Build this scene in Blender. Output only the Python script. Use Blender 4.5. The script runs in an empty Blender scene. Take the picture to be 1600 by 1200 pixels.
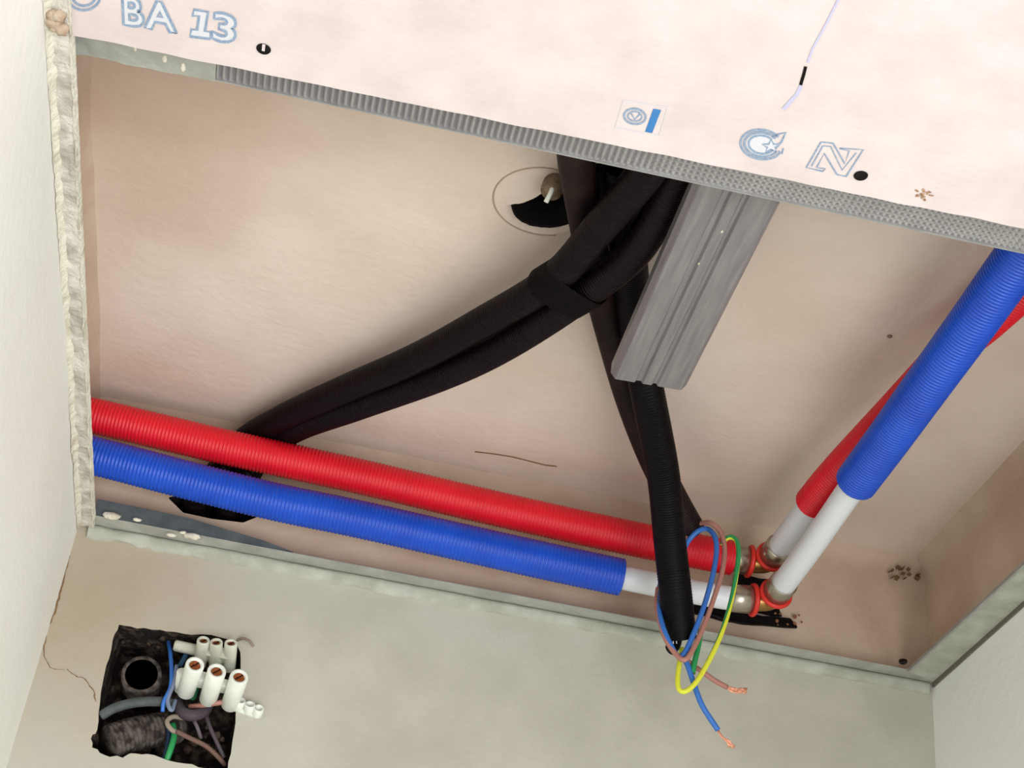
import bpy, bmesh, math, random
from mathutils import Vector, Matrix, noise
random.seed(7)
C = bpy.context.scene.collection
S = bpy.context.scene

# ------------------------------------------------------------------ camera
FOC = 2450.0                      # focal length in pixels of the 1600x1200 frame
PITCH, YAW, ROLL = 0.59143, 0.12899, 0.12895
CAM = Vector((0.14277, -0.92046, -0.45157))
cp, sp, cy_, sy_ = math.cos(PITCH), math.sin(PITCH), math.cos(YAW), math.sin(YAW)
FW = Vector((sy_*cp, cy_*cp, sp)); R0 = Vector((cy_, -sy_, 0)); U0 = R0.cross(FW)
RT = R0*math.cos(ROLL) + U0*math.sin(ROLL)
UP = -R0*math.sin(ROLL) + U0*math.cos(ROLL)
cam = bpy.data.cameras.new('camera'); cam.sensor_width = 36; cam.lens = 36*FOC/1600
cam.clip_start = 0.01
camo = bpy.data.objects.new('camera', cam); C.objects.link(camo)
M = Matrix((RT, UP, -FW)).transposed().to_4x4(); M.translation = CAM
camo.matrix_world = M
S.camera = camo

# ------------------------------------------------------------------ light
w = bpy.data.worlds.new('world'); S.world = w; w.use_nodes = True
w.node_tree.nodes['Background'].inputs[0].default_value = (0.92, 0.95, 1.0, 1)
w.node_tree.nodes['Background'].inputs[1].default_value = 0.72
def area(name, loc, target, sx, sy, power, col=(1, 1, 1)):
    l = bpy.data.lights.new(name, 'AREA'); l.shape = 'RECTANGLE'; l.size = sx; l.size_y = sy
    l.energy = power; l.color = col
    o = bpy.data.objects.new(name, l); C.objects.link(o); o.location = loc
    o.rotation_euler = (Vector(target)-Vector(loc)).to_track_quat('-Z', 'Y').to_euler()
    return o
area('window_light', (0.92, -1.85, -1.30), (0.25, -0.2, 0.0), 1.5, 1.2, 33, (1.0, 0.985, 0.97))
S.view_settings.view_transform = 'Standard'; S.view_settings.look = 'None'
S.view_settings.gamma = 1; S.view_settings.use_curve_mapping = False
S.view_settings.exposure = 0.36

# ------------------------------------------------------------------ helpers
def ray(px, py): return FW + RT*((px-800)/FOC) - UP*((py-600)/FOC)
def atz(px, py, z): d = ray(px, py); return CAM + d*((z-CAM.z)/d.z)
def aty(px, py, y): d = ray(px, py); return CAM + d*((y-CAM.y)/d.y)
def atx(px, py, x): d = ray(px, py); return CAM + d*((x-CAM.x)/d.x)

def lin(c):
    return tuple(((v/255)/12.92 if v/255 <= .04045 else ((v/255+.055)/1.055)**2.4) for v in c)

def mat(name, rgb, rough=.8, metal=0, rgb2=None, scale=30, bump=0, bscale=None, detail=6, spec=.3, stretch=None, contrast=(.35, .65), coat=0):
    m = bpy.data.materials.new(name); m.use_nodes = True
    nt = m.node_tree; b = nt.nodes['Principled BSDF']
    b.inputs['Base Color'].default_value = (*lin(rgb), 1)
    b.inputs['Roughness'].default_value = rough; b.inputs['Metallic'].default_value = metal
    b.inputs['Specular IOR Level'].default_value = spec
    if coat: b.inputs['Coat Weight'].default_value = coat
    tc = nt.nodes.new('ShaderNodeTexCoord'); mp = nt.nodes.new('ShaderNodeMapping')
    nt.links.new(tc.outputs['Object'], mp.inputs[0])
    if stretch: mp.inputs['Scale'].default_value = stretch
    if rgb2:
        n = nt.nodes.new('ShaderNodeTexNoise'); n.inputs['Scale'].default_value = scale; n.inputs['Detail'].default_value = detail
        nt.links.new(mp.outputs[0], n.inputs['Vector'])
        r = nt.nodes.new('ShaderNodeValToRGB')
        r.color_ramp.elements[0].position, r.color_ramp.elements[1].position = contrast
        r.color_ramp.elements[0].color = (*lin(rgb), 1); r.color_ramp.elements[1].color = (*lin(rgb2), 1)
        nt.links.new(n.outputs[0], r.inputs[0]); nt.links.new(r.outputs[0], b.inputs['Base Color'])
    if bump:
        n2 = nt.nodes.new('ShaderNodeTexNoise'); n2.inputs['Scale'].default_value = bscale or scale*3; n2.inputs['Detail'].default_value = 5
        nt.links.new(mp.outputs[0], n2.inputs['Vector'])
        bp = nt.nodes.new('ShaderNodeBump'); bp.inputs['Strength'].default_value = bump; bp.inputs['Distance'].default_value = .002
        nt.links.new(n2.outputs[0], bp.inputs['Height']); nt.links.new(bp.outputs[0], b.inputs['Normal'])
    return m

def mix_stain(m, rgb, scale, lo, hi, fac=.6, stretch=None, centre=None, radius=None):
    """a broad stain of its own colour laid over a material; optionally only round a point of the surface"""
    nt = m.node_tree; b = nt.nodes['Principled BSDF']
    tc = nt.nodes.new('ShaderNodeTexCoord'); mp = nt.nodes.new('ShaderNodeMapping')
    if stretch: mp.inputs['Scale'].default_value = stretch
    nt.links.new(tc.outputs['Object'], mp.inputs[0])
    n = nt.nodes.new('ShaderNodeTexNoise'); n.inputs['Scale'].default_value = scale; n.inputs['Detail'].default_value = 5
    nt.links.new(mp.outputs[0], n.inputs['Vector'])
    r = nt.nodes.new('ShaderNodeMapRange'); r.inputs[1].default_value = lo; r.inputs[2].default_value = hi; r.inputs[4].default_value = fac
    src = n.outputs[0]
    if centre:
        d = nt.nodes.new('ShaderNodeVectorMath'); d.operation = 'DISTANCE'; d.inputs[1].default_value = centre
        nt.links.new(tc.outputs['Object'], d.inputs[0])
        f = nt.nodes.new('ShaderNodeMapRange'); f.inputs[1].default_value = 0; f.inputs[2].default_value = radius
        f.inputs[3].default_value = .5; f.inputs[4].default_value = -.5
        nt.links.new(d.outputs['Value'], f.inputs[0])
        a = nt.nodes.new('ShaderNodeMath'); a.operation = 'ADD'
        nt.links.new(src, a.inputs[0]); nt.links.new(f.outputs[0], a.inputs[1]); src = a.outputs[0]
    nt.links.new(src, r.inputs[0])
    mx = nt.nodes.new('ShaderNodeMix'); mx.data_type = 'RGBA'
    old = b.inputs['Base Color'].links
    if old: nt.links.new(old[0].from_socket, mx.inputs[6])
    else: mx.inputs[6].default_value = b.inputs['Base Color'].default_value
    mx.inputs[7].default_value = (*lin(rgb), 1)
    nt.links.new(r.outputs[0], mx.inputs[0]); nt.links.new(mx.outputs[2], b.inputs['Base Color'])
    return m

def root_of(o):
    while o.parent: o = o.parent
    return o
def obj(name, bm, m, parent=None, smooth=False, base=None):
    """bm holds world coordinates; top-level meshes get their origin at base, parts share their thing's origin"""
    org = root_of(parent).location.copy() if parent else Vector(base) if base is not None else Vector((0, 0, 0))
    bmesh.ops.translate(bm, verts=bm.verts, vec=-org)
    bmesh.ops.recalc_face_normals(bm, faces=bm.faces)
    me = bpy.data.meshes.new(name); bm.to_mesh(me); bm.free()
    if m: me.materials.append(m)
    if smooth:
        for p in me.polygons: p.use_smooth = True
    o = bpy.data.objects.new(name, me); C.objects.link(o)
    if parent: o.parent = parent
    else: o.location = org
    return o
def tag(o, label, cat, group=None):
    o['label'] = label; o['category'] = cat
    if group: o['group'] = group
    return o
def thing(name, label, cat, loc, group=None):
    o = bpy.data.objects.new(name, None); C.objects.link(o); o.location = loc; o.empty_display_size = .02
    return tag(o, label, cat, group)
def struct(o): o['kind'] = 'structure'; return o

def box(bm, lo, hi):
    v = [bm.verts.new((x, y, z)) for x in (lo[0], hi[0]) for y in (lo[1], hi[1]) for z in (lo[2], hi[2])]
    for f in ((0, 1, 3, 2), (4, 6, 7, 5), (0, 4, 5, 1), (2, 3, 7, 6), (0, 2, 6, 4), (1, 5, 7, 3)):
        bm.faces.new([v[i] for i in f])
def prism(bm, poly, off):
    """extrude a 3-D polygon by an offset vector"""
    a = [bm.verts.new(p) for p in poly]; b = [bm.verts.new(Vector(p)+Vector(off)) for p in poly]
    bm.faces.new(a); bm.faces.new(b[::-1]); n = len(a)
    for i in range(n): bm.faces.new((a[i], a[(i+1) % n], b[(i+1) % n], b[i]))

def spline(pts, step):
    pts = [Vector(p) for p in pts]
    P = [2*pts[0]-pts[1]] + pts + [2*pts[-1]-pts[-2]]
    dense = []
    for i in range(1, len(P)-2):
        for k in range(24):
            t = k/24; a, b, c, d = P[i-1], P[i], P[i+1], P[i+2]
            dense.append(.5*((2*b)+(c-a)*t+(2*a-5*b+4*c-d)*t*t+(3*b-a-3*c+d)*t*t*t))
    dense.append(P[-2])
    L = [0]
    for a, b in zip(dense, dense[1:]): L.append(L[-1]+(b-a).length)
    n = max(2, int(round(L[-1]/step))); out = []; j = 0
    for i in range(n+1):
        s = L[-1]*i/n
        while j < len(L)-2 and L[j+1] < s: j += 1
        t = (s-L[j])/max(1e-12, L[j+1]-L[j]); out.append(dense[j].lerp(dense[j+1], min(1, max(0, t))))
    return out, L[-1]
def sweep(bm, path, rad, seg=12, cap=True, wob=None):
    """rad: list of radii along path"""
    rings = []; t0 = (path[1]-path[0]).normalized()
    n = t0.orthogonal().normalized()
    for i, p in enumerate(path):
        t = (path[min(i+1, len(path)-1)]-path[max(i-1, 0)]).normalized()
        n = (n - t*n.dot(t)).normalized(); b = t.cross(n)
        rings.append([bm.verts.new(p+(n*math.cos(a)+b*math.sin(a))*rad[i]) for a in [2*math.pi*k/seg for k in range(seg)]])
    for a, b in zip(rings, rings[1:]):
        for k in range(seg): bm.faces.new((a[k], a[(k+1) % seg], b[(k+1) % seg], b[k]))
    if cap: bm.faces.new(rings[0][::-1]); bm.faces.new(rings[-1])
    return rings
def tube(pts, r, seg=12, step=.003, cap=True, bm=None):
    bm = bm or bmesh.new(); p, L = spline(pts, step); sweep(bm, p, [r]*len(p), seg, cap); return bm
def corrugated(pts, r, depth, period=.003, seg=24, cap=True):
    bm = bmesh.new(); p, L = spline(pts, period/6)
    prof = [0, 0, 0, -.6, -1, -.6]
    sweep(bm, p, [r+depth*prof[i % 6] for i in range(len(p))], seg, cap); return bm
def torus(bm, c, axis, R, r, n=28, k=10, a0=0, a1=2*math.pi, ref=None):
    axis = Vector(axis).normalized(); u = (Vector(ref) if ref else axis.orthogonal()); u = (u-axis*u.dot(axis)).normalized(); v = axis.cross(u)
    full = abs(a1-a0) > 6.28
    rings = []
    for i in range(n if full else n+1):
        a = a0+(a1-a0)*i/n; d = u*math.cos(a)+v*math.sin(a)
        rings.append([bm.verts.new(Vector(c)+d*(R+r*math.cos(q))+axis*r*math.sin(q)) for q in [2*math.pi*j/k for j in range(k)]])
    pairs = list(zip(rings, rings[1:])) + ([(rings[-1], rings[0])] if full else [])
    for A, B in pairs:
        for j in range(k): bm.faces.new((A[j], A[(j+1) % k], B[(j+1) % k], B[j]))
    if not full: bm.faces.new(rings[0][::-1]); bm.faces.new(rings[-1])
def lathe(bm, c, axis, prof, seg=24):
    """prof: (distance along axis, radius)"""
    axis = Vector(axis).normalized(); u = axis.orthogonal().normalized(); v = axis.cross(u); rings = []
    for t, r in prof:
        if r < 1e-6: rings.append([bm.verts.new(Vector(c)+axis*t)])
        else: rings.append([bm.verts.new(Vector(c)+axis*t+(u*math.cos(a)+v*math.sin(a))*r) for a in [2*math.pi*i/seg for i in range(seg)]])
    for A, B in zip(rings, rings[1:]):
        for i in range(seg):
            a = [A[i % len(A)], A[(i+1) % len(A)]] if len(A) > 1 else [A[0]]
            b = [B[(i+1) % len(B)], B[i % len(B)]] if len(B) > 1 else [B[0]]
            bm.faces.new(a+b)
    for Q in (rings[0], rings[-1]):
        if len(Q) > 1: bm.faces.new(Q)
def rough_poly(pts, amp, n=6):
    """polyline loop with jagged in-between points"""
    out = []
    for a, b in zip(pts, pts[1:]+pts[:1]):
        a, b = Vector(a), Vector(b)
        for k in range(n):
            p = a.lerp(b, k/n)
            if k: p = p + Vector([random.uniform(-amp, amp) for _ in range(3)])
            out.append(p)
    return out
def holed_plane(outer, inner, depth_vec, flat_axis):
    """flat sheet with one hole whose rim is turned back into a recess; returns (sheet bm, recess bm)"""
    bm = bmesh.new(); eo = []
    for loop in (outer, inner):
        vs = [bm.verts.new(p) for p in loop]
        eo += [bm.edges.new((vs[i], vs[(i+1) % len(vs)])) for i in range(len(vs))]
    bmesh.ops.triangle_fill(bm, use_beauty=True, edges=eo)
    r = bmesh.new(); D = Vector(depth_vec); c = sum((Vector(p) for p in inner), Vector())/len(inner)
    lv = []
    for t, s in ((0, 1), (.25, 1.01), (.6, .99), (1, .97)):
        lv.append([r.verts.new(c+(Vector(p)-c)*s+D*t + (Vector([random.uniform(-.0008, .0008) for _ in range(3)]) if t else Vector())) for p in inner])
    n = len(inner)
    for A, B in zip(lv, lv[1:]):
        for i in range(n): r.faces.new((A[i], A[(i+1) % n], B[(i+1) % n], B[i]))
    r.faces.new(lv[-1])
    return bm, r

# ------------------------------------------------------------------ materials
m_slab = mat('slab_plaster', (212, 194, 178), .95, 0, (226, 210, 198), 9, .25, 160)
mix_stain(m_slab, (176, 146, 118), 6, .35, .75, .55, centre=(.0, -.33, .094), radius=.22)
m_upwall = mat('raw_wall_plaster', (190, 166, 146), .95, 0, (206, 186, 166), 18, .4, 120)
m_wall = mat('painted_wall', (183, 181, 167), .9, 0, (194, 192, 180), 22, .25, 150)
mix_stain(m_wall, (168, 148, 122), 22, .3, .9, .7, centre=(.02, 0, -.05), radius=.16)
m_wall_l = mat('white_plaster_wall', (240, 240, 232), .9, 0, (244, 244, 238), 14, .2, 150)
m_wall_r = mat('white_painted_wall', (243, 247, 244), .85, 0, (247, 249, 247), 20, .2, 150)
m_board = mat('board_paper', (215, 202, 201), .85, 0, (225, 214, 213), 35, .12, 300)
m_core = mat('gypsum_core', (225, 222, 214), .95, 0, (200, 198, 190), 200, .3, 400)
m_galv = mat('galvanised_steel', (158, 158, 158), .5, .4, (172, 173, 172), 60, .1, 300, spec=.5)
m_galv2 = mat('brushed_galvanised', (134, 131, 133), .42, .45, (152, 149, 151), 40, .08, 200, stretch=(8, .6, 1), spec=.5)
m_ledge = mat('plastered_metal', (158, 160, 152), .8, .1, (178, 181, 172), 45, .35, 200)
m_lip = mat('plastered_lip', (188, 191, 180), .85, 0, (166, 168, 154), 60, .35, 250)
m_slate = mat('slate_grey_metal', (84, 92, 96), .6, .3, (104, 110, 110), 70, .2, 200)
m_cement = mat('grey_cement', (178, 175, 163), .95, 0, (216, 214, 203), 70, .8, 300, contrast=(.4, .6))
m_chip = mat('chipped_white_plaster', (224, 220, 204), .95, 0, (178, 168, 142), 60, .8, 300, contrast=(.5, .75))
m_red = mat('red_corrugated', (224, 20, 40), .42, 0, (212, 14, 34), 40, spec=.5)
m_blue = mat('blue_corrugated', (0, 78, 202), .38, 0, (0, 68, 188), 40, spec=.55)
m_pipe = mat('white_multilayer', (226, 230, 236), .35, 0, spec=.5)
m_nickel = mat('nickel', (176, 168, 152), .28, .9, spec=.5)
m_brass = mat('brass', (170, 128, 76), .35, .85)
m_ring = mat('red_ring', (214, 44, 34), .45, 0, spec=.5)
m_black = mat('black_corrugated', (16, 8, 9), .42, 0, (10, 5, 6), 60, spec=.13)
m_brownblk = mat('dusty_black_sheath', (38, 25, 23), .5, 0, (24, 14, 14), 50, spec=.16)
m_blkmatte = mat('matte_black_sheath', (6, 4, 6), .5, 0, spec=.12)
m_tape = mat('black_tape', (9, 6, 6), .7, 0, (6, 4, 4), 120, .4, 300, spec=.1)
m_bw = mat('blue_wire', (52, 112, 196), .4, 0, spec=.5)
m_brw = mat('brown_wire', (172, 120, 108), .45, 0, spec=.5)
m_cu = mat('bare_copper', (236, 170, 140), .35, .6)
m_yel = mat('earth_yellow', (222, 226, 60), .4, 0, spec=.5)
m_grn = mat('earth_green', (40, 150, 84), .4, 0, spec=.5)
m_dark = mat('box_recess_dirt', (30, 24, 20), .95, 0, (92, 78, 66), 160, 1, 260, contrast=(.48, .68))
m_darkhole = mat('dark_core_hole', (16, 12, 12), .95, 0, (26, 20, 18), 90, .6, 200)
m_ringdust = mat('dusty_grey_plastic', (96, 88, 82), .8, 0, (44, 37, 34), 190, .6, 300, contrast=(.4, .6))
m_greycable = mat('grey_cable', (92, 100, 98), .6, 0, (72, 78, 76), 100, .2)
m_white = mat('white_nylon', (238, 242, 232), .45, 0, (226, 232, 222), 90, spec=.5)
m_clear = mat('translucent_nylon', (196, 198, 178), .4, 0, (220, 222, 206), 110, spec=.5)
m_brassdirt = mat('terminal_brass', (150, 84, 44), .4, .4)
m_ink = mat('blue_ink', (128, 150, 178), .9, 0, (156, 174, 196), 900)
m_inkpale = mat('pale_blue_ink', (216, 218, 224), .9)
m_inkblue = mat('strong_blue_ink', (66, 128, 190), .9)
m_pencil = mat('pale_pencil', (196, 196, 224), .9)
m_screw = mat('black_phosphate_screw', (22, 18, 18), .4, .5)
m_stub = mat('tan_conduit', (150, 128, 104), .7, 0, (116, 96, 78), 120, .4)
m_crack = mat('crack_brown', (128, 100, 70), .95)
m_smudge = mat('brown_smudge', (190, 158, 128), .95, 0, (150, 112, 82), 300)
m_floor = mat('floor_screed', (176, 170, 160), .9, 0, (190, 186, 176), 6, .2)

# ------------------------------------------------------------------ the setting
W, D, Yf = .571, .0936, -1.30
def wav(x, y): return noise.noise(Vector((x*9, y*9, 3.1)))*.0015
# rough slab above, with the core hole
hole_px = [(800, 322), (808, 344), (828, 356), (852, 360), (884, 356), (922, 340), (952, 316), (968, 296), (955, 268), (925, 262), (900, 282), (876, 300), (856, 302), (838, 312), (820, 318)]
inner = []
for i in range(len(hole_px)):
    q = [Vector(hole_px[(i+k) % len(hole_px)]) for k in (-1, 0, 1, 2)]
    for t in (0, .25, .5, .75):
        p = .5*((2*q[1])+(q[2]-q[0])*t+(2*q[0]-5*q[1]+4*q[2]-q[3])*t*t+(3*q[1]-q[0]-3*q[2]+q[3])*t**3)
        inner.append(atz(p.x+random.uniform(-.6, .6), p.y+random.uniform(-.6, .6), D))
cen = sum(inner, Vector())/len(inner); rim_in = inner; inner = [cen+(p-cen)*1.16 for p in inner]
outer = [(-.05, Yf, D), (W+.05, Yf, D), (W+.05, .03, D), (-.05, .03, D)]
a, b = holed_plane(outer, inner, (0, .006, .07), 2); b.free()
lv = [[b_ for b_ in inner]] + [[cen+(p-cen)*k+Vector((0, 0, z)) for p in rim_in] for k, z in ((1.12, .0003), (1.08, .0009), (1.04, .002), (1.01, .0036))]
lv = [[a.verts.new(p) for p in r] for r in lv]; n_ = len(inner)
for A_, B_ in zip(lv, lv[1:]):
    for i in range(n_): a.faces.new((A_[i], A_[(i+1) % n_], B_[(i+1) % n_], B_[i]))
bmesh.ops.remove_doubles(a, verts=a.verts, dist=1e-6)
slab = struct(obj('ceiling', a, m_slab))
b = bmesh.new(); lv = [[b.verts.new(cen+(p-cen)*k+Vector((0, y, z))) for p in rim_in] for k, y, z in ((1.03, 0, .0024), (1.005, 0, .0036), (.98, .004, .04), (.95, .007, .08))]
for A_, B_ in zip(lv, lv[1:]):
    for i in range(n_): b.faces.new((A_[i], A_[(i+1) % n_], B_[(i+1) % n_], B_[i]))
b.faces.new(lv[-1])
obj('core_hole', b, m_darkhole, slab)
bm = bmesh.new(); torus(bm, atz(850, 316, D), (0, 0, 1), .0272, .0005, 60, 6, .25, -3.6, ref=(0, -1, 0))
o = obj('scored_ring', bm, mat('scored_line', (170, 150, 132), .95), slab, True)
bm = bmesh.new(); lathe(bm, atz(1390, 525, D), (0, 0, -1), [(-.001, .0016), (.0006, .0015), (.001, .0008)], 8)
obj('plaster_speck', bm, mat('speck', (140, 116, 100), .95), slab)

# back wall, lower part with the junction-box hole
box_px = [(186, 976), (214, 982), (250, 984), (286, 990), (330, 992), (370, 1000), (376, 1030), (372, 1080), (368, 1130), (362, 1168), (356, 1200),
          (330, 1205), (300, 1194), (262, 1188), (230, 1178), (205, 1177), (192, 1184), (164, 1180), (144, 1168), (142, 1154), (152, 1140), (156, 1100), (166, 1040), (176, 1000)]
inner = [aty(px, py, 0) for px, py in box_px]
ij = []
for a, b in zip(inner, inner[1:]+inner[:1]):
    ij.append(a)
    for t in (.33, .66):
        p = a.lerp(b, t); p.x += random.uniform(-.0007, .0007); p.z += random.uniform(-.0007, .0007); ij.append(p)
outer = [(-.001, 0, -1.9), (W+.001, 0, -1.9), (W+.001, 0, .004), (-.001, 0, .004)]
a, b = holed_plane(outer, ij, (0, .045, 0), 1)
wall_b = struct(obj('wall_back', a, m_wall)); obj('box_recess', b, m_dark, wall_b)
def grid(fn, nu, nv):
    bm = bmesh.new(); g = [[bm.verts.new(fn(i/nu, j/nv)) for j in range(nv+1)] for i in range(nu+1)]
    for i in range(nu):
        for j in range(nv): bm.faces.new((g[i][j], g[i+1][j], g[i+1][j+1], g[i][j+1]))
    return bm
# raw plaster above the ceiling line: slightly uneven, running into the slab with a small cove
def up_back(u, v):
    x = -.014+(W+.016)*u; z = .002+(D-.002)*v
    y = .0015 + noise.noise(Vector((x*14, 0, z*22)))*.0016 - (.006*((v-.88)/.12)**2 if v > .88 else 0)
    return (x, y, z)
bm = grid(up_back, 260, 44)
hp = [(262, 776), (300, 770), (350, 776), (392, 792), (404, 806), (380, 816), (330, 810), (286, 800)]
hp = [aty(px, py, 0) for px, py in hp]; hx = sum(p.x for p in hp)/8; hz = sum(p.z for p in hp)/8
def in_poly(x, z, poly):
    c = False
    for a, b in zip(poly, poly[1:]+poly[:1]):
        if (a.z > z) != (b.z > z) and x < (b.x-a.x)*(z-a.z)/(b.z-a.z)+a.x: c = not c
    return c
bmesh.ops.delete(bm, geom=[f for f in bm.faces if in_poly(f.calc_center_median().x, f.calc_center_median().z, hp)], context='FACES')
def snap(v):
    best = None
    for a, b in zip(hp, hp[1:]+hp[:1]):
        dx, dz = b.x-a.x, b.z-a.z; t = max(0, min(1, ((v.x-a.x)*dx+(v.z-a.z)*dz)/(dx*dx+dz*dz)))
        q = (a.x+dx*t, a.z+dz*t); d = (q[0]-v.x)**2+(q[1]-v.z)**2
        if best is None or d < best[0]: best = (d, q)
    v.x, v.z = best[1]
for v in bm.verts:
    if v.is_boundary and hx-.05 < v.co.x < hx+.05 and .004 < v.co.z < D-.004: snap(v.co)
uw = struct(obj('wall_back', bm, m_upwall, None, True))
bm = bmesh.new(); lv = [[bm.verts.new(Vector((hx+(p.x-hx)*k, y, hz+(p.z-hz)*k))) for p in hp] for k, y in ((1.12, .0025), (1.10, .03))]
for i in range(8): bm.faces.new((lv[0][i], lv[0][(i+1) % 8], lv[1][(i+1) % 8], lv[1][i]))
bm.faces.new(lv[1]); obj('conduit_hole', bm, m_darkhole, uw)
def up_right(u, v):
    y = .003-.75*u; z = .002+(D-.002)*v
    x = W+.0 + noise.noise(Vector((5, y*14, z*22)))*.0018 - (.010*((v-.82)/.18)**2 if v > .82 else 0)
    return (x, y, z)
struct(obj('wall_right', grid(up_right, 110, 20), m_upwall, None, True))
def up_left(u, v):
    y = .003-1.3*u; z = .002+(D-.002)*v
    return (-.014+noise.noise(Vector((2, y*16, z*20)))*.002 + (.004*((v-.85)/.15)**2 if v > .85 else 0), y, z)
struct(obj('wall_left', grid(up_left, 140, 12), m_upwall, None, True))
# lower side walls with real thickness
def lw(u, v):
    y = .0-1.3*u; z = -1.9+1.901*v
    return (noise.noise(Vector((1, y*7, z*7)))*.0012-.001*(1-u), y, z)
struct(obj('wall_left', grid(lw, 60, 80), m_wall_l, None, True))
bm = bmesh.new(); box(bm, (W, -.62, -1.9), (W+.10, .0, .001)); wr = struct(obj('wall_right', bm, m_wall_r))
bm = bmesh.new(); box(bm, (-1.2, -3.2, -2.0), (3.0, .2, -1.9)); struct(obj('floor', bm, m_floor))

# ---- perimeter angles
# back ledge (trim_1): flange, downturned lip crusted with plaster, bits of slate-grey upstand at the left
bm = bmesh.new(); box(bm, (.009, -.0145, 0.0006), (.5705, .0, .0013)); t1 = struct(obj('trim_1', bm, m_ledge))
def lipfn(u, v):
    x = .006+.562*u; a = v*5
    prof = [(-.0010, .0004), (-.0040, -.0002), (-.0046, -.0030), (-.0036, -.0062), (-.0020, -.0084), (0.0005, -.0092)]
    y, z = prof[int(round(a))]
    n1 = noise.noise(Vector((x*60, a*.7, 0))); n2 = noise.noise(Vector((x*170, a, 4)))
    k = .35 if x > .3 else .35+.65*(1-x/.3)
    return (x, (y*(1+.30*n1*k+.15*n2*k)-.0004)*.8, z*(1+.35*n1*k+.2*n2*k)*.85)
obj('plaster_lip', grid(lipfn, 260, 5), m_lip, t1, True)
pts = [(.008, .0), (.008, .0125), (.05, .0118), (.066, .0112), (.085, .009), (.115, .0055), (.135, .0014), (.135, .0)]
bm = bmesh.new(); prism(bm, [(x, -.0135, z+.001) for x, z in pts], (0, .0012, 0)); obj('upstand', bm, m_slate, t1)
for px, py, s in ((175, 806, .004), (300, 838, .0035), (214, 812, .002), (268, 836, .0022), (286, 832, .0018)):
    p = aty(px, py, -.0165); bm = bmesh.new(); bmesh.ops.create_icosphere(bm, subdivisions=2, radius=s)
    for v in bm.verts: v.co = Vector((v.co.x*1.5, v.co.y*.6, v.co.z*.6))*(1+.4*noise.noise(v.co*700+p*90)) + p
    obj('plaster_blob', bm, m_chip, t1, True)
bm = bmesh.new(); lathe(bm, atz(1411, 1034, .0004), (0, 0, -1), [(-.001, .0028), (.0006, .0028), (.0012, .002), (.0008, .001), (.0004, .0)], 12)
obj('screw', bm, m_screw, t1)
# right ledge (trim_2)
bm = bmesh.new(); prism(bm, [(.5477, -.0135, .0004), (W, -.005, .0004), (W, -.446, .0004), (.5505, -.446, .0004)], (0, 0, .001))
t2 = struct(obj('trim_2', bm, m_lip))
bm = bmesh.new(); prism(bm, [(.5475, -.0140, -.0006), (.5490, -.0140, -.0006), (.5518, -.446, -.0006), (.5503, -.446, -.0006)], (0, 0, .0022)); obj('folded_edge', bm, m_galv, t2)
bm = bmesh.new(); prism(bm, [(W-.0012, -.003, -.0030), (W, -.003, -.0030), (W, -.446, -.0012), (W-.0012, -.446, -.0012)], (0, 0, .0034)); obj('downturned_leg', bm, mat('dark_joint', (112, 108, 98), .9), t2)
# left ledge (trim_3): angle under lumpy cement, chipped plaster along the wall, pale rim
def cemfn(u, v):
    y = -.002-.46*u; x = .0005+.0088*v+.0018*noise.noise(Vector((0, y*60, 0)))*v*(1-v)*4
    e = .0009*noise.noise(Vector((x*180, y*110, 0)))+.0006*noise.noise(Vector((x*500, y*300, 3)))
    return (x, y, -.0014+e)
t3 = struct(obj('trim_3', grid(cemfn, 300, 10), m_cement, None, True))
bm = grid(lambda u, v: (.0088+.0010*noise.noise(Vector((0, u*48, 2)))*(1 if v < .6 else .3)+.0014*v-.0007, -.002-.46*u, (-.0016, -.0022, .0022)[int(round(v*2))]+.0004*noise.noise(Vector((0, u*160, v)))), 260, 2)
obj('pale_rim', bm, m_chip, t3, True)
def chipfn(u, v):
    y = -.002-.47*u; n = noise.noise(Vector((0, y*42, 7))); n2 = noise.noise(Vector((v*2, y*170, 1)))
    w_ = .0022+.0012*max(0, n)+.0006*n2
    prof = [(-.0006, -.0052), (-.0001, -.0036), (.0010, -.0024), (.0020, -.0012), (.0026, .0)]
    x, z = prof[int(round(v*4))]
    return (x*w_/.0024, y, z*(1+.35*n+.25*n2))
obj('chipped_plaster', grid(chipfn, 320, 4), m_chip, t3, True)

# ------------------------------------------------------------------ plasterboard panel and its furring
fl, fr = atz(105, 53, 0), atz(1600, 357, 0)
def fedge(x): t = (x-fl.x)/(fr.x-fl.x); return fl.y+(fr.y-fl.y)*t
board = thing('plasterboard_panel', 'pinkish white plasterboard ceiling sheet with blue printed letters and a cut front edge', 'plasterboard', (.28, -.8, 0))
bm = bmesh.new(); N = 160
lo = []; hi = []
for i in range(N+1):
    x = .004+(W-.0046)*i/N
    y = fedge(x) + .0007*noise.noise(Vector((x*60, 0, 0))) - (.0045*max(0, 1-abs(x-.055)/.02) if False else 0)
    lo.append(Vector((x, y, 0))); hi.append(Vector((x, y+.0006*noise.noise(Vector((x*90, 5, 0)))-.0006, .0125)))
bl_, bh_ = [bm.verts.new(p) for p in lo], [bm.verts.new(p) for p in hi]
for i in range(N): bm.faces.new((bl_[i], bl_[i+1], bh_[i+1], bh_[i]))
A = [bm.verts.new((.004, -1.3, 0)), bm.verts.new((W-.0006, -1.3, 0)), bm.verts.new((W-.0006, -1.3, .0125)), bm.verts.new((.004, -1.3, .0125))]
bm.faces.new(bl_+[A[1], A[0]]); bm.faces.new(bh_+[A[2], A[3]]); bm.faces.new(A)
bm.faces.new((bl_[0], bh_[0], A[3], A[0])); bm.faces.new((bl_[-1], bh_[-1], A[2], A[1]))
obj('board', bm, m_board, board)
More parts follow.
